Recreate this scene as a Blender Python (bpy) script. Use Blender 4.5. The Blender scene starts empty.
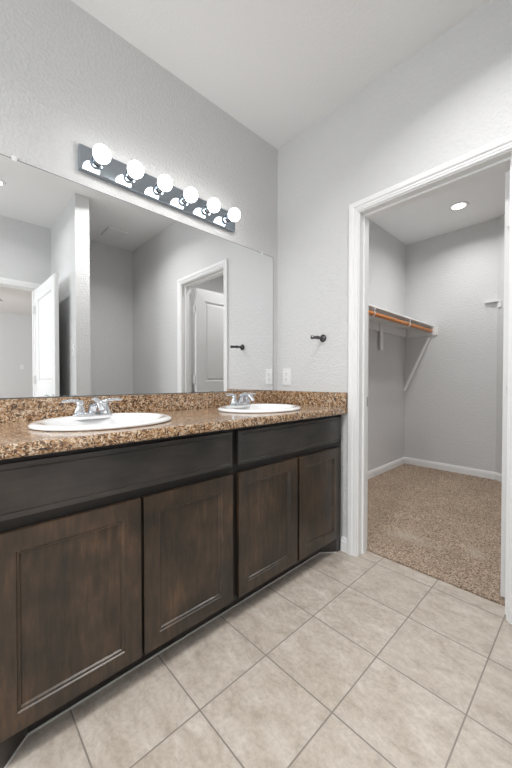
import bpy, bmesh, math, random
from mathutils import Vector, Matrix
R = math.radians
random.seed(7)
S = bpy.context.scene
COL = S.collection
XL, YF, HC = 0.0, 1.765, 2.743          # mirror wall, doorway wall, ceiling height

# ------------------------------------------------------------------ camera
cam = bpy.data.objects.new('camera', bpy.data.cameras.new('camera'))
COL.objects.link(cam)
cam.location = (1.630, 0.0, 1.056)
cam.rotation_euler = (R(90 - 0.87), 0, R(46.42))
cam.data.sensor_fit = 'HORIZONTAL'
cam.data.sensor_width = 36
cam.data.lens = 36 * 324.0 / 512
cam.data.shift_x = -0.5 / 512
cam.data.shift_y = 1.2 / 512
cam.data.clip_start = 0.02
S.camera = cam
# ------------------------------------------------------------------ world, exposure
w = bpy.data.worlds.new('world'); S.world = w; w.use_nodes = True
w.node_tree.nodes['Background'].inputs[0].default_value = (0.75, 0.87, 1.0, 1)
w.node_tree.nodes['Background'].inputs[1].default_value = 1.0
S.view_settings.view_transform = 'Standard'
S.view_settings.look = 'None'
S.view_settings.gamma = 1
S.view_settings.use_curve_mapping = False
S.view_settings.exposure = 0.08
S.cycles.sample_clamp_indirect = 4.0

def area(name, loc, rot, sx, sy, power, color):
    l = bpy.data.lights.new(name, 'AREA'); l.shape = 'RECTANGLE'
    l.size = sx; l.size_y = sy; l.energy = power; l.color = color
    o = bpy.data.objects.new(name, l); COL.objects.link(o)
    o.location = loc; o.rotation_euler = rot
    return o
# added area lamps for daylight, just inside two unseen windows, bathroom and bedroom
area('window_daylight', (1.35, -1.99, 1.60), (R(90), 0, 0), 1.65, 1.15, 25, (0.93, 0.97, 1.0))
area('bedroom_daylight', (5.6, -2.49, 1.55), (R(90), 0, 0), 2.45, 1.35, 165, (0.96, 0.98, 1.0))

# ------------------------------------------------------------------ materials
def new_mat(name):
    m = bpy.data.materials.new(name); m.use_nodes = True
    return m, m.node_tree, m.node_tree.nodes['Principled BSDF']
def simple(name, col, rough=0.5, metal=0.0, coat=0.0, emit=None, es=0):
    m, t, b = new_mat(name)
    b.inputs['Base Color'].default_value = (*col, 1)
    b.inputs['Roughness'].default_value = rough
    b.inputs['Metallic'].default_value = metal
    b.inputs['Coat Weight'].default_value = coat
    if emit:
        b.inputs['Emission Color'].default_value = (*emit, 1)
        b.inputs['Emission Strength'].default_value = es
    return m
def N(t, typ, **kw):
    n = t.nodes.new(typ)
    for k, v in kw.items():
        if k in n.inputs: n.inputs[k].default_value = v
        else: setattr(n, k, v)
    return n
def ramp(t, stops):
    r = t.nodes.new('ShaderNodeValToRGB')
    e = r.color_ramp.elements
    while len(e) > 1: e.remove(e[-1])
    e[0].position = stops[0][0]; e[0].color = (*stops[0][1], 1)
    for p, c in stops[1:]:
        x = e.new(p); x.color = (*c, 1)
    return r
def paint(name, col, bump=0.25, dist=0.004, rough=0.6, scale=70):
    m, t, b = new_mat(name); L = t.links.new
    tc = N(t, 'ShaderNodeTexCoord')
    n = N(t, 'ShaderNodeTexNoise', Scale=scale, Detail=3.0, Roughness=0.55)
    L(tc.outputs['Object'], n.inputs['Vector'])
    r = ramp(t, [(0.42, (0, 0, 0)), (0.62, (1, 1, 1))])
    L(n.outputs['Fac'], r.inputs['Fac'])
    bp = N(t, 'ShaderNodeBump', Strength=bump, Distance=dist)
    L(r.outputs['Color'], bp.inputs['Height']); L(bp.outputs['Normal'], b.inputs['Normal'])
    b.inputs['Base Color'].default_value = (*col, 1)
    b.inputs['Roughness'].default_value = rough
    return m
M = {}
M['wall'] = paint('wall_paint', (0.68, 0.68, 0.68), 0.45)
M['ceil'] = paint('ceiling_paint', (0.86, 0.86, 0.86), 0.12, rough=0.8)
M['trim'] = simple('white_trim_paint', (0.86, 0.86, 0.86), 0.35)
M['door'] = simple('white_door_paint', (0.74, 0.74, 0.74), 0.32)
M['plastic'] = simple('white_plastic', (0.82, 0.82, 0.82), 0.35)
M['porcelain'] = simple('white_porcelain', (0.88, 0.88, 0.88), 0.08, coat=0.5)
M['chrome'] = simple('chrome', (0.72, 0.74, 0.77), 0.07, 1.0)
M['plate'] = simple('polished_plate', (0.40, 0.45, 0.50), 0.06, 1.0)
M['darkchrome'] = simple('dark_metal', (0.11, 0.11, 0.115), 0.18, 1.0)
M['nickel'] = simple('satin_nickel', (0.50, 0.50, 0.51), 0.30, 1.0)
M['mirror'] = simple('mirror_silver', (0.90, 0.91, 0.91), 0.0, 1.0)
M['black'] = simple('shadow_black', (0.010, 0.009, 0.008), 0.6)
M['slot'] = simple('dark_slot', (0.05, 0.05, 0.05), 0.5)
M['bulb'] = simple('lit_bulb_glass', (0.9, 0.9, 0.9), 0.3, emit=(1.0, 0.985, 0.96), es=8)
M['lens'] = simple('lit_downlight_lens', (0.9, 0.9, 0.9), 0.3, emit=(1.0, 0.985, 0.96), es=6)
M['caulk'] = simple('pale_caulk', (0.62, 0.61, 0.59), 0.5)
M['fan'] = simple('fan_blade_grey', (0.38, 0.37, 0.36), 0.45)
M['glass'], _t, _b = new_mat('window_glass')
_b.inputs['Transmission Weight'].default_value = 1; _b.inputs['Roughness'].default_value = 0; _b.inputs['IOR'].default_value = 1.02

def mat_tile():
    m, t, b = new_mat('beige_floor_tile'); L = t.links.new
    tc = N(t, 'ShaderNodeTexCoord')
    mp = N(t, 'ShaderNodeMapping')
    # one joint runs at x=.765, y=.873; pitch .2960 x .3003 m
    sx, sy = 0.3003 / 0.2960, 1.0
    mp.inputs['Scale'].default_value = (sx, sy, 1)
    mp.inputs['Location'].default_value = (-0.765 * sx + 0.3003 * 20, -0.873 + 0.3003 * 20, 0)
    L(tc.outputs['Object'], mp.inputs['Vector'])
    br = N(t, 'ShaderNodeTexBrick', Scale=1.0)
    br.offset = 0; br.squash = 1
    br.inputs['Mortar Size'].default_value = 0.0025
    br.inputs['Mortar Smooth'].default_value = 0.12
    br.inputs['Brick Width'].default_value = 0.3003
    br.inputs['Row Height'].default_value = 0.3003
    br.inputs['Color1'].default_value = (0.0, 0.0, 0.0, 1)
    br.inputs['Color2'].default_value = (1.0, 1.0, 1.0, 1)
    br.inputs['Mortar'].default_value = (0.5, 0.5, 0.5, 1)
    L(mp.outputs['Vector'], br.inputs['Vector'])
    # per tile shift of the stone pattern
    sc = N(t, 'ShaderNodeVectorMath', operation='SCALE'); sc.inputs['Scale'].default_value = 5.0
    L(br.outputs['Color'], sc.inputs[0])
    ad = N(t, 'ShaderNodeVectorMath', operation='ADD')
    L(tc.outputs['Object'], ad.inputs[0]); L(sc.outputs[0], ad.inputs[1])
    st = N(t, 'ShaderNodeMapping'); st.inputs['Rotation'].default_value = (0, 0, R(35)); st.inputs['Scale'].default_value = (1, 1.8, 1)
    L(ad.outputs[0], st.inputs['Vector'])
    n1 = N(t, 'ShaderNodeTexNoise', Scale=8.0, Detail=10.0, Roughness=0.74, Distortion=0.35)
    L(st.outputs['Vector'], n1.inputs['Vector'])
    r1 = ramp(t, [(0.30, (0.36, 0.302, 0.248)), (0.45, (0.46, 0.400, 0.340)), (0.57, (0.53, 0.472, 0.410)), (0.70, (0.61, 0.56, 0.50))])
    L(n1.outputs['Fac'], r1.inputs['Fac'])
    n2 = N(t, 'ShaderNodeTexNoise', Scale=60.0, Detail=4.0, Roughness=0.7)
    L(ad.outputs[0], n2.inputs['Vector'])
    r2 = ramp(t, [(0.35, (0.80, 0.79, 0.78)), (0.6, (1.03, 1.03, 1.03))])
    L(n2.outputs['Fac'], r2.inputs['Fac'])
    mx = N(t, 'ShaderNodeMix', data_type='RGBA', blend_type='MULTIPLY'); mx.inputs[0].default_value = 0.7
    L(r1.outputs['Color'], mx.inputs[6]); L(r2.outputs['Color'], mx.inputs[7])
    g = N(t, 'ShaderNodeMix', data_type='RGBA')
    L(br.outputs['Fac'], g.inputs[0]); L(mx.outputs[2], g.inputs[6]); g.inputs[7].default_value = (0.24, 0.207, 0.18, 1)
    L(g.outputs[2], b.inputs['Base Color'])
    b.inputs['Roughness'].default_value = 0.38
    bp = N(t, 'ShaderNodeBump', Strength=0.5, Distance=0.003); bp.invert = True
    L(br.outputs['Fac'], bp.inputs['Height']); L(bp.outputs['Normal'], b.inputs['Normal'])
    return m
M['tile'] = mat_tile()

def mat_granite():
    m, t, b = new_mat('brown_speckled_granite'); L = t.links.new
    tc = N(t, 'ShaderNodeTexCoord')
    n0 = N(t, 'ShaderNodeTexNoise', Scale=40.0, Detail=3.0)
    L(tc.outputs['Object'], n0.inputs['Vector'])
    ad = N(t, 'ShaderNodeMix', data_type='RGBA', blend_type='LINEAR_LIGHT'); ad.inputs[0].default_value = 0.018
    L(tc.outputs['Object'], ad.inputs[6]); L(n0.outputs['Color'], ad.inputs[7])
    v = N(t, 'ShaderNodeTexVoronoi', Scale=190.0)
    L(ad.outputs[2], v.inputs['Vector'])
    sp = N(t, 'ShaderNodeSeparateColor'); L(v.outputs['Color'], sp.inputs[0])
    n1 = N(t, 'ShaderNodeTexNoise', Scale=48.0, Detail=4.0, Roughness=0.6)
    L(tc.outputs['Object'], n1.inputs['Vector'])
    ma = N(t, 'ShaderNodeMath', operation='MULTIPLY_ADD'); ma.inputs[1].default_value = 0.62; ma.inputs[2].default_value = -0.31
    L(sp.outputs[0], ma.inputs[0])
    sm = N(t, 'ShaderNodeMath', operation='ADD'); L(ma.outputs[0], sm.inputs[0]); L(n1.outputs['Fac'], sm.inputs[1])
    r = ramp(t, [(0.18, (0.035, 0.022, 0.015)), (0.31, (0.125, 0.064, 0.030)), (0.44, (0.27, 0.138, 0.060)),
                 (0.55, (0.47, 0.275, 0.130)), (0.66, (0.40, 0.265, 0.165)), (0.76, (0.72, 0.58, 0.42)), (0.9, (0.40, 0.36, 0.29))])
    L(sm.outputs[0], r.inputs['Fac'])
    L(r.outputs['Color'], b.inputs['Base Color'])
    b.inputs['Roughness'].default_value = 0.22
    b.inputs['Specular IOR Level'].default_value = 0.7
    b.inputs['Coat Weight'].default_value = 0.5; b.inputs['Coat Roughness'].default_value = 0.12
    return m
M['granite'] = mat_granite()

def mat_wood(name, vertical=True):
    m, t, b = new_mat(name); L = t.links.new
    tc = N(t, 'ShaderNodeTexCoord')
    mp = N(t, 'ShaderNodeMapping')
    mp.inputs['Scale'].default_value = (1.0, 1.0, 0.16) if vertical else (1.0, 0.16, 1.0)
    L(tc.outputs['Object'], mp.inputs['Vector'])
    n1 = N(t, 'ShaderNodeTexNoise', Scale=55.0, Detail=6.0, Roughness=0.65, Distortion=0.3)
    L(mp.outputs['Vector'], n1.inputs['Vector'])
    n2 = N(t, 'ShaderNodeTexNoise', Scale=6.0, Detail=3.0, Roughness=0.5)
    L(tc.outputs['Object'], n2.inputs['Vector'])
    ad = N(t, 'ShaderNodeMath', operation='MULTIPLY_ADD'); ad.inputs[1].default_value = 0.45
    L(n1.outputs['Fac'], ad.inputs[0])
    h = N(t, 'ShaderNodeMath', operation='MULTIPLY'); h.inputs[1].default_value = 0.55; L(n2.outputs['Fac'], h.inputs[0])
    L(h.outputs[0], ad.inputs[2])
    if vertical:
        r = ramp(t, [(0.36, (0.0115, 0.0090, 0.0066)), (0.47, (0.027, 0.0190, 0.0125)), (0.57, (0.054, 0.0335, 0.0200)), (0.67, (0.105, 0.058, 0.032))])
    else:
        r = ramp(t, [(0.36, (0.016, 0.0145, 0.0130)), (0.50, (0.030, 0.0265, 0.0235)), (0.66, (0.052, 0.043, 0.036))])  # greyer than the doors: neutral sheen of the fronts put into the colour
    L(ad.outputs[0], r.inputs['Fac']); L(r.outputs['Color'], b.inputs['Base Color'])
    b.inputs['Roughness'].default_value = 0.31
    b.inputs['Specular IOR Level'].default_value = 0.7
    bp = N(t, 'ShaderNodeBump', Strength=0.12, Distance=0.001)
    L(n1.outputs['Fac'], bp.inputs['Height']); L(bp.outputs['Normal'], b.inputs['Normal'])
    return m
M['wood_v'] = mat_wood('espresso_wood_upright_grain', True)
M['wood_h'] = mat_wood('espresso_wood_level_grain', False)
M['frame'] = simple('near_black_frame_stain', (0.0125, 0.0105, 0.0095), 0.4)
M['rod'] = simple('orange_varnished_wood', (0.60, 0.205, 0.035), 0.35)

def mat_carpet():
    m, t, b = new_mat('taupe_carpet_pile'); L = t.links.new
    tc = N(t, 'ShaderNodeTexCoord')
    n1 = N(t, 'ShaderNodeTexNoise', Scale=125.0, Detail=4.0, Roughness=0.8)
    L(tc.outputs['Object'], n1.inputs['Vector'])
    n2 = N(t, 'ShaderNodeTexNoise', Scale=4.0, Detail=2.0)
    L(tc.outputs['Object'], n2.inputs['Vector'])
    r = ramp(t, [(0.36, (0.085, 0.056, 0.037)), (0.47, (0.28, 0.202, 0.143)), (0.60, (0.64, 0.50, 0.385))])
    L(n1.outputs['Fac'], r.inputs['Fac'])
    r2 = ramp(t, [(0.4, (0.94, 0.94, 0.94)), (0.62, (1.05, 1.05, 1.05))])
    L(n2.outputs['Fac'], r2.inputs['Fac'])
    mx = N(t, 'ShaderNodeMix', data_type='RGBA', blend_type='MULTIPLY'); mx.inputs[0].default_value = 1
    L(r.outputs['Color'], mx.inputs[6]); L(r2.outputs['Color'], mx.inputs[7])
    # pile combed the other way: two paler scuffed patches inside the doorway
    prev = mx.outputs[2]
    for (cx, cy, rx, ry) in ((0.80, 2.22, 0.17, 0.09), (1.13, 2.31, 0.09, 0.08)):
        mp = N(t, 'ShaderNodeMapping'); mp.vector_type = 'POINT'
        mp.inputs['Scale'].default_value = (1 / rx, 1 / ry, 0); mp.inputs['Location'].default_value = (-cx / rx, -cy / ry, 0)
        L(tc.outputs['Object'], mp.inputs['Vector'])
        nn = N(t, 'ShaderNodeTexNoise', Scale=9.0, Detail=3.0); L(tc.outputs['Object'], nn.inputs['Vector'])
        ln = N(t, 'ShaderNodeVectorMath', operation='LENGTH'); L(mp.outputs['Vector'], ln.inputs[0])
        s = N(t, 'ShaderNodeMath', operation='MULTIPLY_ADD'); s.inputs[1].default_value = 2.2; L(nn.outputs['Fac'], s.inputs[0]); L(ln.outputs['Value'], s.inputs[2])
        q = ramp(t, [(0.55, (1, 1, 1)), (0.92, (0, 0, 0))])
        h = N(t, 'ShaderNodeMath', operation='MULTIPLY'); h.inputs[1].default_value = 0.42; L(s.outputs[0], h.inputs[0]); L(h.outputs[0], q.inputs['Fac'])
        k = N(t, 'ShaderNodeMath', operation='MULTIPLY'); k.inputs[1].default_value = 0.40; L(q.outputs['Color'], k.inputs[0])
        m2 = N(t, 'ShaderNodeMix', data_type='RGBA'); L(k.outputs[0], m2.inputs[0]); L(prev, m2.inputs[6]); m2.inputs[7].default_value = (0.58, 0.52, 0.44, 1)
        prev = m2.outputs[2]
    L(prev, b.inputs['Base Color'])
    b.inputs['Roughness'].default_value = 0.95
    b.inputs['Specular IOR Level'].default_value = 0.1
    b.inputs['Sheen Weight'].default_value = 0.2
    bp = N(t, 'ShaderNodeBump', Strength=0.9, Distance=0.008)
    L(n1.outputs['Fac'], bp.inputs['Height']); L(bp.outputs['Normal'], b.inputs['Normal'])
    return m
M['carpet'] = mat_carpet()

# ------------------------------------------------------------------ helpers
def obj(name, bm, mat, parent=None, smooth=False, loc=None):
    bmesh.ops.recalc_face_normals(bm, faces=bm.faces)
    me = bpy.data.meshes.new(name); bm.to_mesh(me); bm.free()
    me.materials.append(M[mat] if isinstance(mat, str) else mat)
    if smooth:
        for p in me.polygons: p.use_smooth = True
        if smooth != 'all':
            me.set_sharp_from_angle(angle=R(35))
    o = bpy.data.objects.new(name, me); COL.objects.link(o)
    if parent: o.parent = parent
    if loc: o.location = loc
    return o
def tag(o, label, cat, group=None):
    o['label'] = label; o['category'] = cat
    if group: o['group'] = group
    return o
def struct(o):
    o['kind'] = 'structure'; return o
def thing(name, loc=(0, 0, 0), rot=0.0):
    o = bpy.data.objects.new(name, None); COL.objects.link(o)
    o.location = loc; o.rotation_euler = (0, 0, rot); o.empty_display_size = 0.1
    return o
def box(bm, x0, y0, z0, x1, y1, z1, bev=0.0, seg=1):
    vs = [bm.verts.new(p) for p in ((x0, y0, z0), (x1, y0, z0), (x1, y1, z0), (x0, y1, z0), (x0, y0, z1), (x1, y0, z1), (x1, y1, z1), (x0, y1, z1))]
    fs = [bm.faces.new([vs[i] for i in q]) for q in ((3, 2, 1, 0), (4, 5, 6, 7), (0, 1, 5, 4), (1, 2, 6, 5), (2, 3, 7, 6), (3, 0, 4, 7))]
    if bev:
        es = {e for f in fs for e in f.edges}
        bmesh.ops.bevel(bm, geom=list(es), offset=bev, segments=seg, profile=0.5, affect='EDGES')
    return bm
def BX(*a, **k): return box(bmesh.new(), *a, **k)
def tube(bm, pts, rad, seg=12, cap=True, squash=None):
    """swept round bar; rad a number or one per point; squash=(a,b) scales the section"""
    pts = [Vector(p) for p in pts]
    rads = rad if isinstance(rad, (list, tuple)) else [rad] * len(pts)
    rings = []; prevn = None
    for i, p in enumerate(pts):
        d = (pts[min(i + 1, len(pts) - 1)] - pts[max(i - 1, 0)]).normalized()
        if prevn is None:
            a = Vector((0, 0, 1)) if abs(d.z) < 0.9 else Vector((1, 0, 0))
            n = (a - d * a.dot(d)).normalized()
        else:
            n = (prevn - d * prevn.dot(d)).normalized()
        prevn = n; bvec = d.cross(n)
        sa, sb = squash if squash else (1, 1)
        rings.append([bm.verts.new(p + n * math.cos(2 * math.pi * k / seg) * rads[i] * sa + bvec * math.sin(2 * math.pi * k / seg) * rads[i] * sb) for k in range(seg)])
    for a, b in zip(rings, rings[1:]):
        for k in range(seg):
            bm.faces.new((a[k], a[(k + 1) % seg], b[(k + 1) % seg], b[k]))
    if cap:
        bm.faces.new(rings[0][::-1]); bm.faces.new(rings[-1])
    return bm
def lathe(bm, prof, seg=32, axis='z', org=(0, 0, 0), sx=1.0, sy=1.0):
    """prof = [(radius, height)]; radius 0 closes to a point"""
    o = Vector(org); rings = []
    def P(a, b, h):
        if axis == 'z': return o + Vector((a, b, h))
        if axis == 'x': return o + Vector((h, a, b))
        return o + Vector((a, h, b))
    for r, h in prof:
        if r < 1e-6: rings.append([bm.verts.new(P(0, 0, h))])
        else: rings.append([bm.verts.new(P(r * sx * math.cos(2 * math.pi * k / seg), r * sy * math.sin(2 * math.pi * k / seg), h)) for k in range(seg)])
    for a, b in zip(rings, rings[1:]):
        for k in range(seg):
            k2 = (k + 1) % seg
            if len(a) == 1 and len(b) == 1: continue
            if len(a) == 1: bm.faces.new((a[0], b[k2], b[k]))
            elif len(b) == 1: bm.faces.new((a[k], a[k2], b[0]))
            else: bm.faces.new((a[k], a[k2], b[k2], b[k]))
    return bm
def prism(bm, poly, z0, z1):
    a = [bm.verts.new((x, y, z0)) for x, y in poly]; b = [bm.verts.new((x, y, z1)) for x, y in poly]
    bm.faces.new(a[::-1]); bm.faces.new(b)
    n = len(poly)
    for i in range(n): bm.faces.new((a[i], a[(i + 1) % n], b[(i + 1) % n], b[i]))
    return bm
def strip(bm, prof, paths, mapf):
    """moulding: prof [(u,v)], paths = list of functions u->(s,t); mapf (s,t,v)->xyz"""
    rows = []
    for pf in paths:
        rows.append([bm.verts.new(mapf(*pf(u), v)) for u, v in prof])
    n = len(prof)
    for a, b in zip(rows, rows[1:]):
        for k in range(n):
            bm.faces.new((a[k], a[(k + 1) % n], b[(k + 1) % n], b[k]))
    bm.faces.new(rows[0]); bm.faces.new(rows[-1][::-1])
    return bm
def panelled(bm, w, h, t, rects, rings, back=True):
    """slab 0..w (x), 0..h (z), thickness 0..t (y); front face at y=0 looks to -y"""
    xs = sorted({0, w} | {r[0] for r in rects} | {r[2] for r in rects})
    zs = sorted({0, h} | {r[1] for r in rects} | {r[3] for r in rects})
    for side in ((0, 1), (t, -1)) if back else ((0, 1),):
        y0, sg = side
        for i in range(len(xs) - 1):
            for j in range(len(zs) - 1):
                c = (xs[i], zs[j], xs[i + 1], zs[j + 1])
                hit = any(r[0] <= c[0] and r[2] >= c[2] and r[1] <= c[1] and r[3] >= c[3] for r in rects)
                if not hit:
                    bm.faces.new([bm.verts.new((x, y0, z)) for x, z in ((c[0], c[1]), (c[2], c[1]), (c[2], c[3]), (c[0], c[3]))])
        for r in rects:
            prev = None
            for off, dep in rings:
                q = [bm.verts.new((x, y0 + sg * dep, z)) for x, z in ((r[0] + off, r[1] + off), (r[2] - off, r[1] + off), (r[2] - off, r[3] - off), (r[0] + off, r[3] - off))]
                if prev:
                    for k in range(4): bm.faces.new((prev[k], prev[(k + 1) % 4], q[(k + 1) % 4], q[k]))
                prev = q
            bm.faces.new(prev)
    if not back:
        bm.faces.new([bm.verts.new((x, t, z)) for x, z in ((0, 0), (w, 0), (w, h), (0, h))])
    for a, b in (((0, 0), (w, 0)), ((w, 0), (w, h)), ((w, h), (0, h)), ((0, h), (0, 0))):
        bm.faces.new([bm.verts.new(p) for p in ((a[0], 0, a[1]), (b[0], 0, b[1]), (b[0], t, b[1]), (a[0], t, a[1]))])
    bmesh.ops.remove_doubles(bm, verts=bm.verts, dist=1e-5)
    return bm

# ------------------------------------------------------------------ room shell
XR = 2.60                       # wall opposite the mirror
YB = -1.95                      # wall behind the camera
WT = 0.115
DX0, DX1, DZ = 0.656, 1.366, 2.043     # clear opening of the closet doorway
J = 0.018
# floor: tile, stops under the closet door where the carpet begins
struct(obj('floor', BX(-0.3, YB - 0.3, -0.12, XR + WT - 0.02, 1.872, 0.0), 'tile'))
struct(obj('ceiling', BX(-0.35, YB - 0.3, HC, XR + WT, 4.5, HC + 0.1), 'ceil'))
# mirror side
struct(obj('wall_left', BX(-WT, YB, 0, XL, YF, HC), 'wall'))
# doorway wall with its hole
bm = bmesh.new()
for a in ((XL - WT, 0, DX0 - J, HC), (DX1 + J, 0, XR + WT, HC), (DX0 - J, DZ + J, DX1 + J, HC)):
    box(bm, a[0], YF, a[1], a[2], YF + WT, a[3])
struct(obj('wall_far', bm, 'wall'))
# back wall with an added opening for daylight
bm = bmesh.new()
for a in ((-WT, 0, 0.45, HC), (2.25, 0, XR + WT, HC), (0.45, 0, 2.25, 0.95), (0.45, 2.25, 2.25, HC)):
    box(bm, a[0], YB - WT, a[1], a[2], YB, a[3])
struct(obj('wall_back', bm, 'wall'))
# opposite wall, doorway to the bedroom y -.035 .. .705
BY0, BY1 = -0.085, 0.688
bm = bmesh.new()
for a in ((YB, 0, BY0 - J, HC), (BY1 + J, 0, YF, HC), (BY0 - J, DZ + J, BY1 + J, HC)):
    box(bm, XR, a[0], a[1], XR + WT, a[2], a[3])
struct(obj('wall_right', bm, 'wall'))
struct(obj('wall_partition', BX(1.642, 0.8435, 0, XR, 0.963, HC), 'wall'))
# closet
CXL, CYB = -0.033, 4.16
struct(obj('wall_closet_left', BX(CXL - WT, YF + WT, 0, CXL, CYB + WT, HC), 'wall'))
struct(obj('wall_closet_back', BX(CXL, CYB, 0, 2.12, CYB + WT, HC), 'wall'))
DGX, DGY = 1.99, 3.29
bm = prism(bmesh.new(), [(0.905, CYB), (DGX, DGY), (DGX + WT, DGY), (DGX + WT, CYB)], 0, HC)
struct(obj('wall_closet_corner', bm, 'wall'))
struct(obj('wall_closet_right', BX(DGX, YF + WT, 0, DGX + WT, DGY, HC), 'wall'))

def carpet_mesh(x0, y0, x1, y1, step, top, amp):
    bm = bmesh.new()
    nx, ny = int((x1 - x0) / step), int((y1 - y0) / step)
    rnd = random.Random(3)
    g = []
    for j in range(ny + 1):
        row = []
        for i in range(nx + 1):
            edge = i in (0, nx) or j in (0, ny)
            row.append(bm.verts.new((x0 + (x1 - x0) * i / nx, y0 + (y1 - y0) * j / ny + (rnd.uniform(-.003, .003) if j == 0 else 0),
                                     (top - 0.004 if edge else top) + rnd.uniform(-amp, amp))))
        g.append(row)
    for j in range(ny):
        for i in range(nx):
            bm.faces.new((g[j][i], g[j][i + 1], g[j + 1][i + 1], g[j + 1][i]))
    bv = [bm.verts.new((x0, y0, -0.1)), bm.verts.new((x1, y0, -0.1)), bm.verts.new((x1, y1, -0.1)), bm.verts.new((x0, y1, -0.1))]
    bm.faces.new((bv[3], bv[2], bv[1], bv[0]))
    bm.faces.new([bv[0], bv[1]] + g[0][::-1]); bm.faces.new([bv[2], bv[3]] + g[ny])
    bm.faces.new([bv[1], bv[2]] + [g[j][nx] for j in range(ny, -1, -1)])
    bm.faces.new([bv[3], bv[0]] + [g[j][0] for j in range(ny + 1)])
    return bm
struct(obj('floor', carpet_mesh(CXL - 0.02, 1.873, DGX + 0.02, CYB + 0.02, 0.008, 0.012, 0.0035), 'carpet'))

# bedroom beyond the opposite wall
bx0, bx1, by0, by1 = XR + WT, 8.6, -2.45, 3.4
struct(obj('floor', BX(bx0 - 0.02, by0, -0.12, bx1, by1, 0.0), 'carpet'))
struct(obj('ceiling', BX(bx0, by0 - WT, HC, bx1 + WT, by1 + WT, HC + 0.1), 'ceil'))
struct(obj('wall_bedroom_far', BX(bx1, by0 - WT, 0, bx1 + WT, by1 + WT, HC), 'wall'))
struct(obj('wall_bedroom_right', BX(bx0, by1, 0, bx1, by1 + WT, HC), 'wall'))
bm = bmesh.new()
for a in ((bx0, 0, 4.3, HC), (6.9, 0, bx1, HC), (4.3, 0, 6.9, 0.8), (4.3, 2.3, 6.9, HC)):
    box(bm, a[0], by0 - WT, a[1], a[2], by0, a[3])
struct(obj('wall_bedroom_left', bm, 'wall'))
bm = bmesh.new()
box(bm, bx0 - WT, by0 - WT, 0, bx0, YB - WT, HC); box(bm, bx0 - WT, YF + WT, 0, bx0, by1 + WT, HC)
struct(obj('wall_bedroom_near', bm, 'wall'))

def window(n, x0, x1, z0, z1, y):
    bm = bmesh.new(); f = 0.05
    for a in ((x0, z0, x1, z0 + f), (x0, z1 - f, x1, z1), (x0, z0 + f, x0 + f, z1 - f), (x1 - f, z0 + f, x1, z1 - f), ((x0 + x1) / 2 - 0.02, z0 + f, (x0 + x1) / 2 + 0.02, z1 - f)):
        box(bm, a[0], y - 0.08, a[1], a[2], y - 0.03, a[3])
    o = struct(obj('window_%d' % n, bm, 'trim'))
    bm = bmesh.new()
    box(bm, x0 + f, y - 0.058, z0 + f, (x0 + x1) / 2 - 0.02, y - 0.054, z1 - f)
    box(bm, (x0 + x1) / 2 + 0.02, y - 0.058, z0 + f, x1 - f, y - 0.054, z1 - f)
    obj('window_pane', bm, 'glass', o)
    obj('window_sill', BX(x0 - 0.03, y - 0.03, z0 - 0.02, x1 + 0.03, y + 0.04, z0, bev=0.004), 'trim', o)
window(1, 0.45, 2.25, 0.95, 2.25, YB)  # unseen, added behind the camera to go with its daylight lamp
window(2, 4.3, 6.9, 0.8, 2.3, by0)  # unseen, added in the bedroom for the second daylight lamp

# ------------------------------------------------------------------ trim
CAS = [(0.007, 0.0), (0.007, 0.007), (0.011, 0.0095), (0.018, 0.0095), (0.020, 0.0125), (0.024, 0.0125), (0.0265, 0.0095),
       (0.030, 0.0095), (0.034, 0.014), (0.038, 0.0165), (0.058, 0.0175), (0.0625, 0.0155), (0.064, 0.012), (0.064, 0.0)]
def casing(name, s0, s1, zt, mapf):
    bm = strip(bmesh.new(), CAS, [lambda u: (s0 - u, 0.0), lambda u: (s0 - u, zt + u), lambda u: (s1 + u, zt + u), lambda u: (s1 + u, 0.0)], mapf)
    return struct(obj(name, bm, 'trim'))
casing('trim_1', DX0, DX1, DZ, lambda s, t, v: (s, YF - v, t))
casing('trim_2', DX0, DX1, DZ, lambda s, t, v: (s, YF + WT + v, t))
casing('trim_3', BY0, BY1, DZ, lambda s, t, v: (XR - v, s, t))
def jamb(name, s0, s1, zt, mp, stop):
    bm = bmesh.new()
    def B(a0, a1, z0, z1, d0, d1):
        p, q = mp(a0, d0), mp(a1, d1)
        box(bm, min(p[0], q[0]), min(p[1], q[1]), z0, max(p[0], q[0]), max(p[1], q[1]), z1, bev=0.001)
    B(s0 - J + .0005, s0, 0, zt, 0, WT); B(s1, s1 + J - .0005, 0, zt, 0, WT); B(s0 - J + .0005, s1 + J - .0005, zt, zt + J - .0005, 0, WT)
    a, b = stop
    B(s0, s0 + 0.011, 0, zt - 0.011, a, b); B(s1 - 0.011, s1, 0, zt - 0.011, a, b); B(s0, s1, zt - 0.011, zt, a, b)
    return struct(obj(name, bm, 'trim'))
jf = jamb('trim_4', DX0, DX1, DZ, lambda a, d: (a, YF + d), (0.042, 0.077))
jamb('trim_5', BY0, BY1, DZ, lambda a, d: (XR + d, a), (0.042, 0.077))
obj('strike_plate', BX(DX0 - 0.0005, YF + 0.084, 0.895, DX0 + 0.0015, YF + 0.108, 0.955), 'nickel', jf)

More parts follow.
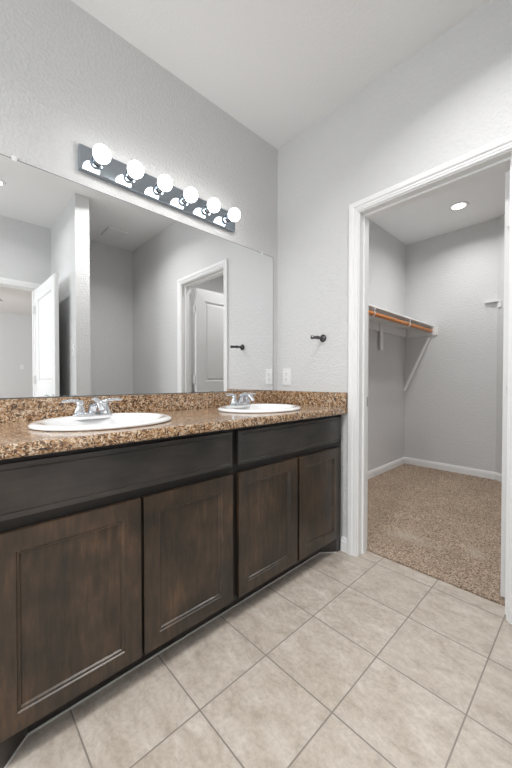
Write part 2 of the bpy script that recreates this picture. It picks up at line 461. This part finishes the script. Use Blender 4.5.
BASE = [(0.0, 0.0), (0.013, 0.0), (0.013, 0.062), (0.010, 0.070), (0.0075, 0.082), (0.0, 0.085)]
def baseboard(name, pts, zb=0.0):
    """pts: polyline on the floor, the board grows to the left-hand side of its run"""
    bm = bmesh.new(); rows = []
    P = [Vector(p) for p in pts]
    for i, p in enumerate(P):
        ds = []
        if i > 0: ds.append((P[i] - P[i - 1]).normalized())
        if i < len(P) - 1: ds.append((P[i + 1] - P[i]).normalized())
        ns = [Vector((-d.y, d.x)) for d in ds]
        n = sum(ns, Vector((0, 0))).normalized(); k = 1 / max(0.3, n.dot(ns[0]))
        rows.append([bm.verts.new((p.x + n.x * k * u, p.y + n.y * k * u, zb + v)) for u, v in BASE])
    m = len(BASE)
    for a, b in zip(rows, rows[1:]):
        for k in range(m): bm.faces.new((a[k], a[(k + 1) % m], b[(k + 1) % m], b[k]))
    bm.faces.new(rows[0]); bm.faces.new(rows[-1][::-1])
    return struct(obj(name, bm, 'trim'))
baseboard('baseboard_far', [(DX0 - 0.0645, YF), (0.5455, YF)])
baseboard('baseboard_closet', [(DX1 + 0.07, YF + WT), (DGX, YF + WT), (DGX, DGY), (0.905, CYB), (CXL, CYB), (CXL, YF + WT), (DX0 - 0.07, YF + WT)][::1], 0.006)
baseboard('baseboard_nook', [(XR, 0.963), (XR, YF), (DX1 + 0.065, YF)])
baseboard('baseboard_partition', [(XR, 0.8435), (1.642, 0.8435), (1.642, 0.963), (XR, 0.963)][::-1])
baseboard('baseboard_back', [(0.0, -0.02), (0.0, YB), (XR, YB), (XR, BY0 - 0.065)])
baseboard('baseboard_bedroom', [(bx1, by0), (bx1, by1)])

# ------------------------------------------------------------------ doors
DRING = [(0, 0), (0.006, 0.009), (0.022, 0.011), (0.030, 0.004), (0.036, 0.003)]
def door_leaf(name, w, loc, rz, side):
    """hinged at local x=0, leaf along +x, thickness 0..side*.035"""
    h = 2.02; st = 0.115
    rects = [(st, 0.20, w - st, 0.88), (st, 1.03, w - st, h - 0.125)]
    bm = panelled(bmesh.new(), w, h, 0.035, rects, DRING)
    if side < 0: bmesh.ops.translate(bm, verts=bm.verts, vec=(0, -0.035, 0))
    root = struct(obj(name, bm, 'door')); root.location = loc; root.rotation_euler = (0, 0, rz)
    yk = 0.0 if side > 0 else -0.035
    for sg in (-1, 1):
        y = yk + (0.035 if sg > 0 else 0.0)
        bm = lathe(bmesh.new(), [(0.0, 0.0), (0.032, 0.0), (0.032, 0.004), (0.026, 0.009), (0.012, 0.012), (0.011, 0.030), (0.024, 0.042), (0.028, 0.055), (0.022, 0.066), (0.0, 0.069)], 24, 'y')
        if sg < 0: bmesh.ops.scale(bm, vec=(1, -1, 1), verts=bm.verts)
        obj('door_knob', bm, 'nickel', root, smooth=True, loc=(w - 0.07, y, 0.885))
    return root
def hinge(z, root, ky, mx=0.0):
    bm = bmesh.new()
    tube(bm, [(mx - 0.004, ky, z - 0.045), (mx - 0.004, ky, z + 0.045)], 0.0055, 10)
    for q in (-0.03, 0, 0.03): tube(bm, [(mx - 0.004, ky, z + q - 0.004), (mx - 0.004, ky, z + q + 0.004)], 0.0062, 10)
    box(bm, mx - 0.0025, ky + 0.002, z - 0.044, mx - 0.0005, ky + 0.03, z + 0.044)
    return obj('hinge', bm, 'door', root, smooth=True)
# closet door: hinged at the right jamb, swung into the closet
cd = door_leaf('door_1', 0.705, (DX1 - 0.010, YF + WT + 0.034, 0.018), R(90.0), 1)
for z in (1.80, 1.05, 0.22):
    hinge(z, cd, -0.006, -0.010)
# bedroom door: swung into the bathroom against the partition
bd = door_leaf('door_2', 0.765, (XR - 0.026, BY1 + 0.004, 0.012), R(178.6), -1)
for z in (1.80, 1.05, 0.22): hinge(z, bd, -0.004)

# ------------------------------------------------------------------ vanity cabinets
DF = 0.560     # door faces
FF = 0.541     # face frame front
CH = 0.851     # cabinet top
def cab_front(kind, w, h, rects, mat, parent, y, z):
    rings = [(0, 0), (0.003, 0.004), (0.009, 0.005), (0.012, 0.010), (0.014, 0.011)] if kind == 'door' else [(0, 0), (0.0015, 0.002), (0.0035, 0.002), (0.005, 0.0)]
    bm = panelled(bmesh.new(), w, h, 0.0185, rects, rings, back=False)
    bmesh.ops.bevel(bm, geom=[e for e in bm.edges if e.calc_length() > 0.05 and all(abs(v.co.y) < 1e-6 for v in e.verts) and (all(v.co.x < 1e-6 or v.co.x > w - 1e-6 for v in e.verts) and abs(e.verts[0].co.x - e.verts[1].co.x) < 1e-6 or all(v.co.z < 1e-6 or v.co.z > h - 1e-6 for v in e.verts) and abs(e.verts[0].co.z - e.verts[1].co.z) < 1e-6)], offset=0.005, segments=2, affect='EDGES')
    # local x -> world y, local y (depth) -> world -x
    bmesh.ops.transform(bm, matrix=Matrix(((0, -1, 0, DF), (1, 0, 0, y), (0, 0, 1, z), (0, 0, 0, 1))), verts=bm.verts)
    return obj(kind, bm, mat, parent)
def vanity(y0, y1, doors, drawer, foot, label):
    root = thing('vanity_cabinet', (0, 0, 0))
    tag(root, label, 'cabinet', 'dark wood vanity cabinets under the countertop')
    bm = bmesh.new()      # open box: sides, back, bottom
    t = 0.016
    box(bm, 0.004, y0, 0.10, FF - 0.019, y0 + t, CH); box(bm, 0.004, y1 - t, 0.10, FF - 0.019, y1, CH)
    box(bm, 0.004, y0 + t, 0.10, FF - 0.019, y1 - t, 0.10 + t); box(bm, 0.004, y0 + t, 0.10 + t, 0.010, y1 - t, CH)
    obj('carcass', bm, 'wood_v', root)
    bm = bmesh.new()      # face frame
    sL = doors[0][0] + 0.012; sR = doors[-1][1] - 0.012
    fz = FF - 0.019
    box(bm, fz, y0, 0.10, FF, sL, CH); box(bm, fz, sR, 0.10, FF, y1, CH)
    box(bm, fz, sL, 0.825, FF, sR, CH); box(bm, fz, sL, 0.640, FF, sR, 0.700); box(bm, fz, sL, 0.10, FF, sR, 0.115)
    dm = (doors[0][1] + doors[1][0]) / 2
    box(bm, fz, dm - 0.025, 0.115, FF, dm + 0.025, 0.640)
    obj('face_frame', bm, 'frame', root)
    for a, b in doors:
        cab_front('door', b - a, 0.548, [(0.056, 0.050, b - a - 0.056, 0.548 - 0.056)], 'wood_v', root, a, 0.103)
    cab_front('drawer_front', drawer[1] - drawer[0], 0.148, [(0.013, 0.013, drawer[1] - drawer[0] - 0.013, 0.135)], 'wood_h', root, drawer[0], 0.687)
    # recessed toe kick with a slanted return and a foot at the outer end
    kx = 0.474
    bm = bmesh.new()
    if foot < 0:
        poly = [(kx, y1), (kx, y0 + 0.125), (FF, y0 + 0.055), (FF, y0), (FF - 0.10, y0), (FF - 0.10, y0 + 0.05), (kx - 0.016, y0 + 0.13), (kx - 0.016, y1)]
    else:
        poly = [(kx, y0), (kx, y1 - 0.125), (FF, y1 - 0.045), (FF, y1), (FF - 0.10, y1), (FF - 0.10, y1 - 0.05), (kx - 0.016, y1 - 0.13), (kx - 0.016, y0)]
    prism(bm, poly, 0.0, 0.10)
    obj('toe_kick', bm, 'wood_h', root)
    bm = bmesh.new()      # thin pale bead where the kick meets the tile
    pts = poly[:3]
    tube(bm, [(x + 0.002, y, 0.0035) for x, y in pts], 0.0035, 6)
    c = obj('caulk_bead', bm, 'caulk', root); c['label'] = 'thin pale bead along the foot of the toe kick'
    return root
vanity(0.035, 0.8925, [(0.070, 0.473), (0.484, 0.878)], (0.070, 0.876), -1,
       'dark espresso vanity cabinet under the near sink, left of the middle joint')
vanity(0.8935, 1.757, [(0.913, 1.314), (1.330, 1.722)], (0.909, 1.730), 1,
       'dark espresso vanity cabinet under the far sink, beside the closet doorway')

# ------------------------------------------------------------------ countertop
CT = 0.890; CB = 0.8515
SINKS = [(0.300, 0.452), (0.300, 1.294)]
SA, SB = 0.215, 0.257
def counter():
    root = thing('countertop', (0, 0, 0))
    tag(root, 'brown speckled granite countertop running along the mirror wall over both cabinets', 'countertop')
    sl = obj('slab', BX(0.002, 0.0, CB, 0.575, 1.763, CT), 'granite', root)
    cut = []
    for cx, cy in SINKS:
        c = obj('cutter', lathe(bmesh.new(), [(0, -0.2), (SA - 0.022, -0.2), (SA - 0.022, 0.1), (0, 0.1)], 64, org=(cx, cy, CT), sy=1), 'granite')
        for v in c.data.vertices: v.co.y = cy + (v.co.y - cy) * SB / SA
        md = sl.modifiers.new('hole', 'BOOLEAN'); md.operation = 'DIFFERENCE'; md.solver = 'EXACT'; md.object = c
        cut.append(c)
    dg = bpy.context.evaluated_depsgraph_get(); dg.update()
    me = bpy.data.meshes.new_from_object(sl.evaluated_get(dg))
    sl.modifiers.clear(); sl.data = me; me.name = 'slab'
    for c in cut: bpy.data.objects.remove(c)
    x1, y0, y1 = 0.575, 0.0, 1.763
    # slightly proud rounded front edge
    bm = bmesh.new()
    pr = [(0.574, CB), (0.579, CB + 0.001), (0.583, CB + 0.006), (0.584, CT - 0.008), (0.581, CT - 0.002), (0.576, CT), (0.574, CT)]
    a = [bm.verts.new((x, y0, z)) for x, z in pr]; b = [bm.verts.new((x, y1, z)) for x, z in pr]
    for k in range(len(pr)): bm.faces.new((a[k], a[(k + 1) % len(pr)], b[(k + 1) % len(pr)], b[k]))
    bm.faces.new(a); bm.faces.new(b[::-1])
    obj('front_edge', bm, 'granite', root, smooth=True)
    obj('backsplash', BX(0.002, 0.0, CT, 0.021, 1.7435, 0.981, bev=0.0015), 'granite', root)
    obj('side_splash', BX(0.002, 1.744, CT, 0.583, 1.763, 0.981, bev=0.0015), 'granite', root)
counter()

# ------------------------------------------------------------------ sinks and faucets
def sink(cx, cy, label):
    root = thing('sink', (cx, cy, CT)); tag(root, label, 'sink', 'white oval sinks in the countertop')
    k = SB / SA
    prof = [(SA - 0.0245, 0.001), (SA - 0.004, 0.001), (SA, 0.004), (SA - 0.001, 0.010), (SA - 0.006, 0.0145), (SA - 0.016, 0.017), (SA - 0.030, 0.016),
            (SA - 0.040, 0.010), (SA - 0.048, -0.010), (SA - 0.062, -0.055), (SA - 0.090, -0.100), (SA - 0.140, -0.128), (0.022, -0.136),
            (0.022, -0.146), (SA - 0.135, -0.138), (SA - 0.082, -0.110), (SA - 0.052, -0.062), (SA - 0.036, -0.012), (SA - 0.028, -0.004), (SA - 0.0245, 0.001)]
    bm = lathe(bmesh.new(), prof, 64, 'z', sx=1.0, sy=k)
    obj('basin', bm, 'porcelain', root, smooth='all')
    # faucet deck at the wall side of the rim
    bm = lathe(bmesh.new(), [(0.0, 0.0165), (0.028, 0.0165), (0.031, 0.013), (0.031, 0.0012)], 32, 'z', org=(-SA + 0.038, 0, 0), sx=0.9, sy=2.8)
    obj('faucet_deck', bm, 'porcelain', root, smooth=True)
    bm = lathe(bmesh.new(), [(0.0, -0.131), (0.014, -0.131), (0.020, -0.133), (0.0225, -0.137), (0.0, -0.1375)], 24)
    obj('drain', bm, 'chrome', root, smooth=True)
    return root
def faucet(cx, cy, label):
    z0 = CT + 0.0165
    root = thing('faucet', (cx, cy, z0)); tag(root, label, 'faucet', 'chrome two-handle faucets on the sinks')
    bm = lathe(bmesh.new(), [(0.0, 0.014), (0.018, 0.014), (0.024, 0.011), (0.027, 0.004), (0.027, 0.0), (0.0, 0.0)], 32, sx=1.0, sy=3.0)
    obj('base', bm, 'chrome', root, smooth=True)
    # spout: rises from the middle, leans over the bowl
    bm = tube(bmesh.new(), [(-0.006, 0, 0.010), (-0.002, 0, 0.030), (0.012, 0, 0.052), (0.040, 0, 0.064), (0.072, 0, 0.062), (0.098, 0, 0.050), (0.108, 0, 0.038)],
              [0.021, 0.019, 0.017, 0.0145, 0.013, 0.012, 0.0105], 16)
    sp = obj('spout', bm, 'chrome', root, smooth=True)
    bm = tube(bmesh.new(), [(0.106, 0, 0.042), (0.112, 0, 0.031)], [0.0112, 0.0108], 16)
    obj('aerator', bm, 'chrome', sp, smooth=True)
    for s in (-1, 1):
        bm = lathe(bmesh.new(), [(0.0, 0.066), (0.012, 0.064), (0.0165, 0.057), (0.0165, 0.050), (0.0150, 0.042), (0.017, 0.030), (0.021, 0.018), (0.025, 0.010), (0.0, 0.008)], 24, org=(0, s * 0.051, 0))
        h = obj('handle', bm, 'chrome', root, smooth=True)
        bm = tube(bmesh.new(), [(0, s * 0.046, 0.056), (0.002, s * 0.062, 0.062), (0.004, s * 0.085, 0.064), (0.006, s * 0.110, 0.063), (0.007, s * 0.121, 0.061)],
                  [0.012, 0.011, 0.0095, 0.0095, 0.006], 14, squash=(0.75, 1.1))
        obj('lever', bm, 'chrome', h, smooth=True)
    return root
sink(*SINKS[0], 'white oval drop-in sink nearest the camera, at the left of the countertop')
sink(*SINKS[1], 'white oval drop-in sink at the far end, near the doorway wall')
faucet(0.300 - SA + 0.042, 0.452, 'chrome two-handle faucet on the near sink at left')
faucet(0.300 - SA + 0.042, 1.294, 'chrome two-handle faucet on the far sink near the outlet')

# ------------------------------------------------------------------ mirror
mr = thing('wall_mirror', (0.0, 0.85, 0.985)); tag(mr, 'large frameless mirror on the wall above the granite backsplash', 'mirror')
MY = 1.713
def rel(bm, root):
    bmesh.ops.translate(bm, verts=bm.verts, vec=-Vector(root.location)); return bm
obj('mirror_glass', rel(BX(0.001, 0.002, 0.985, 0.006, MY - 0.002, 1.943), mr), 'mirror', mr)
bm = bmesh.new()
box(bm, 0.0008, 0.0, 1.943, 0.0062, MY, 1.945); box(bm, 0.0008, 0.0, 0.983, 0.0062, MY, 0.985)
box(bm, 0.0008, 0.0, 0.985, 0.0062, 0.002, 1.943); box(bm, 0.0008, MY - 0.002, 0.985, 0.0062, MY, 1.943)
e = obj('mirror_edge', rel(bm, mr), 'slot', mr); e['label'] = 'thin dark edge around the mirror'
for y, z, s in ((0.202, 1.945, 1), (1.60, 1.945, 1)):
    bm = bmesh.new(); box(bm, 0.0015, y - 0.009, z - 0.010, 0.0095, y + 0.009, z + 0.012, bev=0.002)
    obj('mirror_clip', rel(bm, mr), 'plastic', mr)

# ------------------------------------------------------------------ vanity light bar
vl = thing('vanity_light_bar', (0.0, 0.887, 2.06)); tag(vl, 'chrome bar light with six round lit bulbs above the mirror', 'light fixture')
bm = BX(0.001, 0.887 - 0.452, 2.005, 0.028, 0.887 + 0.452, 2.115, bev=0.003, seg=2)
obj('back_plate', rel(bm, vl), 'plate', vl)
for i in range(6):
    y = 0.887 + (i - 2.5) * 0.1525
    bm = lathe(bmesh.new(), [(0.0, 0.028), (0.030, 0.028), (0.030, 0.031), (0.0225, 0.034), (0.0215, 0.060), (0.018, 0.066), (0.0, 0.066)], 28, 'x', org=(0, y, 2.06))
    so = obj('lamp_socket', rel(bm, vl), 'plate', vl, smooth=True)
    c, r = 0.102, 0.0375
    prof = [(0.013, 0.067), (0.014, 0.072)] + [(r * math.sin(R(a)), c - r * math.cos(R(a))) for a in range(28, 180, 12)] + [(0.0, c + r)]
    bm = lathe(bmesh.new(), prof, 28, 'x', org=(0, y, 2.06))
    obj('light_bulb', rel(bm, vl), 'bulb', so, smooth='all')

# ------------------------------------------------------------------ wall fittings
def outlet(loc, rot, label, cat, toggles=0, group=None):
    o = bpy.data.objects.new('x', None)
    root = thing('wall_outlet' if not toggles else 'light_switch', loc, rot)
    bpy.data.objects.remove(o)
    tag(root, label, cat, group)
    w = 0.0365 if toggles < 2 else 0.058
    obj('cover_plate', BX(-w, -0.006, -0.058, w, 0.0, 0.058, bev=0.002, seg=2), 'plastic', root)
    if not toggles:
        for z in (-0.0195, 0.0195):
            bm = lathe(bmesh.new(), [(0, -0.0085), (0.0155, -0.0085), (0.0165, -0.0075), (0.0165, -0.005)], 24, 'y', org=(0, 0, z))
            q = obj('socket_face', bm, 'plastic', root, smooth=True)
            bm = bmesh.new()
            for x in (-0.006, 0.006): box(bm, x - 0.0012, -0.0092, z - 0.001, x + 0.0012, -0.0084, z + 0.007)
            box(bm, -0.002, -0.0092, z - 0.0105, 0.002, -0.0084, z - 0.007)
            obj('contact_slots', bm, 'slot', q)
    else:
        for i in range(toggles):
            x = (i - (toggles - 1) / 2) * 0.046
            bm = bmesh.new(); box(bm, x - 0.0045, -0.018, -0.004, x + 0.0045, -0.005, 0.010, bev=0.0015)
            obj('toggle', bm, 'plastic', root)
    return root
outlet((0.094, YF - 0.0005, 1.082), 0, 'white two-socket wall outlet above the granite side splash', 'outlet')
outlet((1.71, 0.8430, 1.33), 0, 'white light switch on the partition wall, seen in the mirror behind the open door', 'light switch', 1)
outlet((bx1 - 0.0005, 1.38, 1.40), R(-90), 'tiny switch plate on the bedroom wall seen through the mirror', 'light switch', 1)

# robe hook: round rosette and a straight post that juts from the wall
rh = thing('robe_hook', (0.403, YF, 1.328)); tag(rh, 'dark metal post hook jutting from the grey wall beside the doorway', 'hook')
bm = lathe(bmesh.new(), [(0, -0.0005), (0.024, -0.0005), (0.0245, -0.006), (0.020, -0.013), (0.012, -0.017), (0.0095, -0.024), (0, -0.025)], 28, 'y')
obj('rosette', bm, 'darkchrome', rh, smooth=True)
bm = tube(bmesh.new(), [(0, -0.020, 0), (0, -0.045, 0.0), (0, -0.060, 0), (0, -0.075, -0.001), (0, -0.105, -0.003), (0, -0.122, -0.004), (0, -0.128, -0.0042)],
          [0.010, 0.0095, 0.0125, 0.0100, 0.0105, 0.0120, 0.007], 16)
obj('post', bm, 'darkchrome', rh, smooth=True)

# ------------------------------------------------------------------ closet fittings
SZ = 1.700; SX = 0.305
cs = thing('closet_shelf', (CXL, 3.0, SZ)); tag(cs, 'white wooden shelf along the left closet wall above the hanging rod', 'shelf')
sy0, sy1 = 1.93, CYB - 0.001
obj('shelf_board', rel(BX(CXL + 0.001, sy0, SZ - 0.018, SX, sy1, SZ, bev=0.002), cs), 'trim', cs)
obj('wall_cleat', rel(BX(CXL + 0.001, sy0, SZ - 0.108, CXL + 0.019, sy1, SZ - 0.0185, bev=0.001), cs), 'trim', cs)
obj('wall_cleat', rel(BX(CXL + 0.0195, CYB - 0.019, SZ - 0.112, SX + 0.035, CYB - 0.001, SZ - 0.0185, bev=0.001), cs), 'trim', cs)
RX, RZ = 0.276, 1.636
for y in (2.68, 3.45):
    bm = bmesh.new()
    box(bm, CXL + 0.0195, y - 0.03, 1.385, CXL + 0.034, y + 0.03, SZ - 0.0185, bev=0.001)       # upright on the wall
    b = obj('shelf_bracket', rel(bm, cs), 'trim', cs)
    bm = bmesh.new()
    box(bm, CXL + 0.0345, y - 0.010, SZ - 0.030, SX - 0.004, y + 0.010, SZ - 0.0185)                  # arm under the board
    ring = [(RX + 0.0245 * math.cos(R(a)), y, RZ + 0.0245 * math.sin(R(a))) for a in range(70, -200, -15)]
    tube(bm, [(SX - 0.010, y, SZ - 0.024), (SX - 0.006, y, SZ - 0.034)] + ring[1:], 0.0045, 8)
    obj('rod_hook', rel(bm, cs), 'trim', b)
bm = bmesh.new()
a, b = Vector((0.250, CYB - 0.032, 1.562)), Vector((CXL + 0.004, CYB - 0.030, 0.925))
tube(bm, [a, b], 0.018, 4, squash=(1.0, 0.55))
obj('diagonal_brace', rel(bm, cs), 'trim', cs)
cr = thing('closet_rod', (RX, 3.0, RZ)); tag(cr, 'orange varnished wooden hanging rod under the closet shelf', 'rod')
obj('rod', rel(tube(bmesh.new(), [(RX, sy0 + 0.01, RZ), (RX, CYB - 0.031, RZ)], 0.019, 20), cr), 'rod', cr, smooth=True)
obj('rod_end_socket', rel(tube(bmesh.new(), [(RX, CYB - 0.031, RZ), (RX, CYB - 0.0195, RZ)], 0.026, 20), cr), 'trim', cr, smooth=True)
# second, higher shelf in the right-hand corner of the closet
s2 = thing('closet_shelf', (0.90, CYB, 1.88)); tag(s2, 'short white shelf end at the right corner of the closet', 'shelf')
u = Vector((DGX - 0.905, DGY - CYB, 0)).normalized()
def along(d, q):     # point d metres along the slanted wall, q metres out of it
    n = Vector((-u.y, u.x, 0)) * -1
    p = Vector((0.905, CYB, 0)) + u * d + n * q
    return p
p1 = along(0.040, 0.002)
poly = [(0.902, CYB - 0.002), (0.797, CYB - 0.002), (0.800, CYB - 0.030), (0.925, CYB - 0.036), (p1.x, p1.y)]
obj('shelf_board', rel(prism(bmesh.new(), poly, 1.874, 1.888), s2), 'trim', s2)
q1, q2 = along(0.010, 0.0015), along(0.055, 0.0015); q3, q4 = along(0.055, 0.012), along(0.015, 0.012)
obj('wall_cleat', rel(prism(bmesh.new(), [(q1.x, q1.y), (q2.x, q2.y), (q3.x, q3.y), (q4.x, q4.y)], 1.81, 1.8735), s2), 'trim', s2)

# ------------------------------------------------------------------ ceiling fittings
def can(x, y, r, label, power, spread=180):
    root = thing('recessed_downlight', (x, y, HC)); tag(root, label, 'ceiling light', 'recessed ceiling downlights')
    bm = lathe(bmesh.new(), [(r, -0.001), (r, -0.006), (r + 0.006, -0.009), (r + 0.020, -0.007), (r + 0.026, -0.0005), (r, -0.0005)], 40)
    obj('trim_ring', bm, 'plastic', root, smooth=True)
    bm = lathe(bmesh.new(), [(0, -0.005), (r - 0.001, -0.005), (r - 0.001, -0.001), (0, -0.001)], 40)
    obj('lens', bm, 'lens', root)
    l = bpy.data.lights.new('downlight', 'AREA'); l.shape = 'DISK'; l.size = 2 * r * 0.95; l.energy = power; l.color = (1, 0.993, 0.982); l.spread = R(spread)
    o = bpy.data.objects.new('downlight', l); COL.objects.link(o); o.location = (x, y, HC - 0.012)
    return root
can(0.690, 3.595, 0.058, 'round lit downlight in the closet ceiling beyond the shelf', 6.5, 150)
can(0.90, 2.45, 0.058, 'round lit downlight in the closet ceiling just inside the doorway', 11.5, 155)  # added lamp hidden by the door header, lifts carpet and lower walls
can(1.39, 1.04, 0.058, 'round lit downlight in the bathroom ceiling in front of the nook', 11.5, 140)  # added lamp out of view, brightens the nook
can(1.15, -0.95, 0.058, 'round lit downlight in the bathroom ceiling behind the camera', 25, 150)  # added lamp out of view, raises the overall room light
can(1.905, 0.322, 0.030, 'round lit downlight in the bathroom ceiling, seen at the left of the mirror', 4, 150)
ef = thing('exhaust_fan', (2.21, 1.40, HC)); tag(ef, 'white rectangular vent cover on the ceiling of the nook, seen in the mirror', 'vent')
bm = BX(-0.13, -0.11, -0.018, 0.13, 0.11, -0.0005, bev=0.008, seg=2)
obj('grille', bm, 'plastic', ef)
for k in range(7):
    obj('slot', BX(-0.10, -0.075 + k * 0.025 - 0.003, -0.0195, 0.10, -0.075 + k * 0.025 + 0.003, -0.0182), 'plastic', ef)

fn = thing('ceiling_fan', (5.9, 0.13, HC)); tag(fn, 'ceiling fan in the bedroom, one grey blade seen in the mirror', 'ceiling fan')
obj('motor', lathe(bmesh.new(), [(0, -0.0005), (0.065, -0.001), (0.055, -0.05), (0.014, -0.06), (0.014, -0.20), (0.10, -0.22), (0.115, -0.27), (0.10, -0.32), (0.05, -0.34), (0, -0.345)], 32), 'nickel', fn, smooth=True)
for k in range(5):
    a = R(72 * k + 122)
    bm = BX(0.12, -0.062, -0.286, 0.66, 0.062, -0.280, bev=0.002)
    box(bm, 0.09, -0.02, -0.280, 0.18, 0.02, -0.272)
    bmesh.ops.rotate(bm, verts=bm.verts, cent=(0, 0, -0.28), matrix=Matrix.Rotation(R(10), 3, 'X'))
    bmesh.ops.rotate(bm, verts=bm.verts, cent=(0, 0, 0), matrix=Matrix.Rotation(a, 3, 'Z'))
    obj('blade', bm, 'fan', fn)
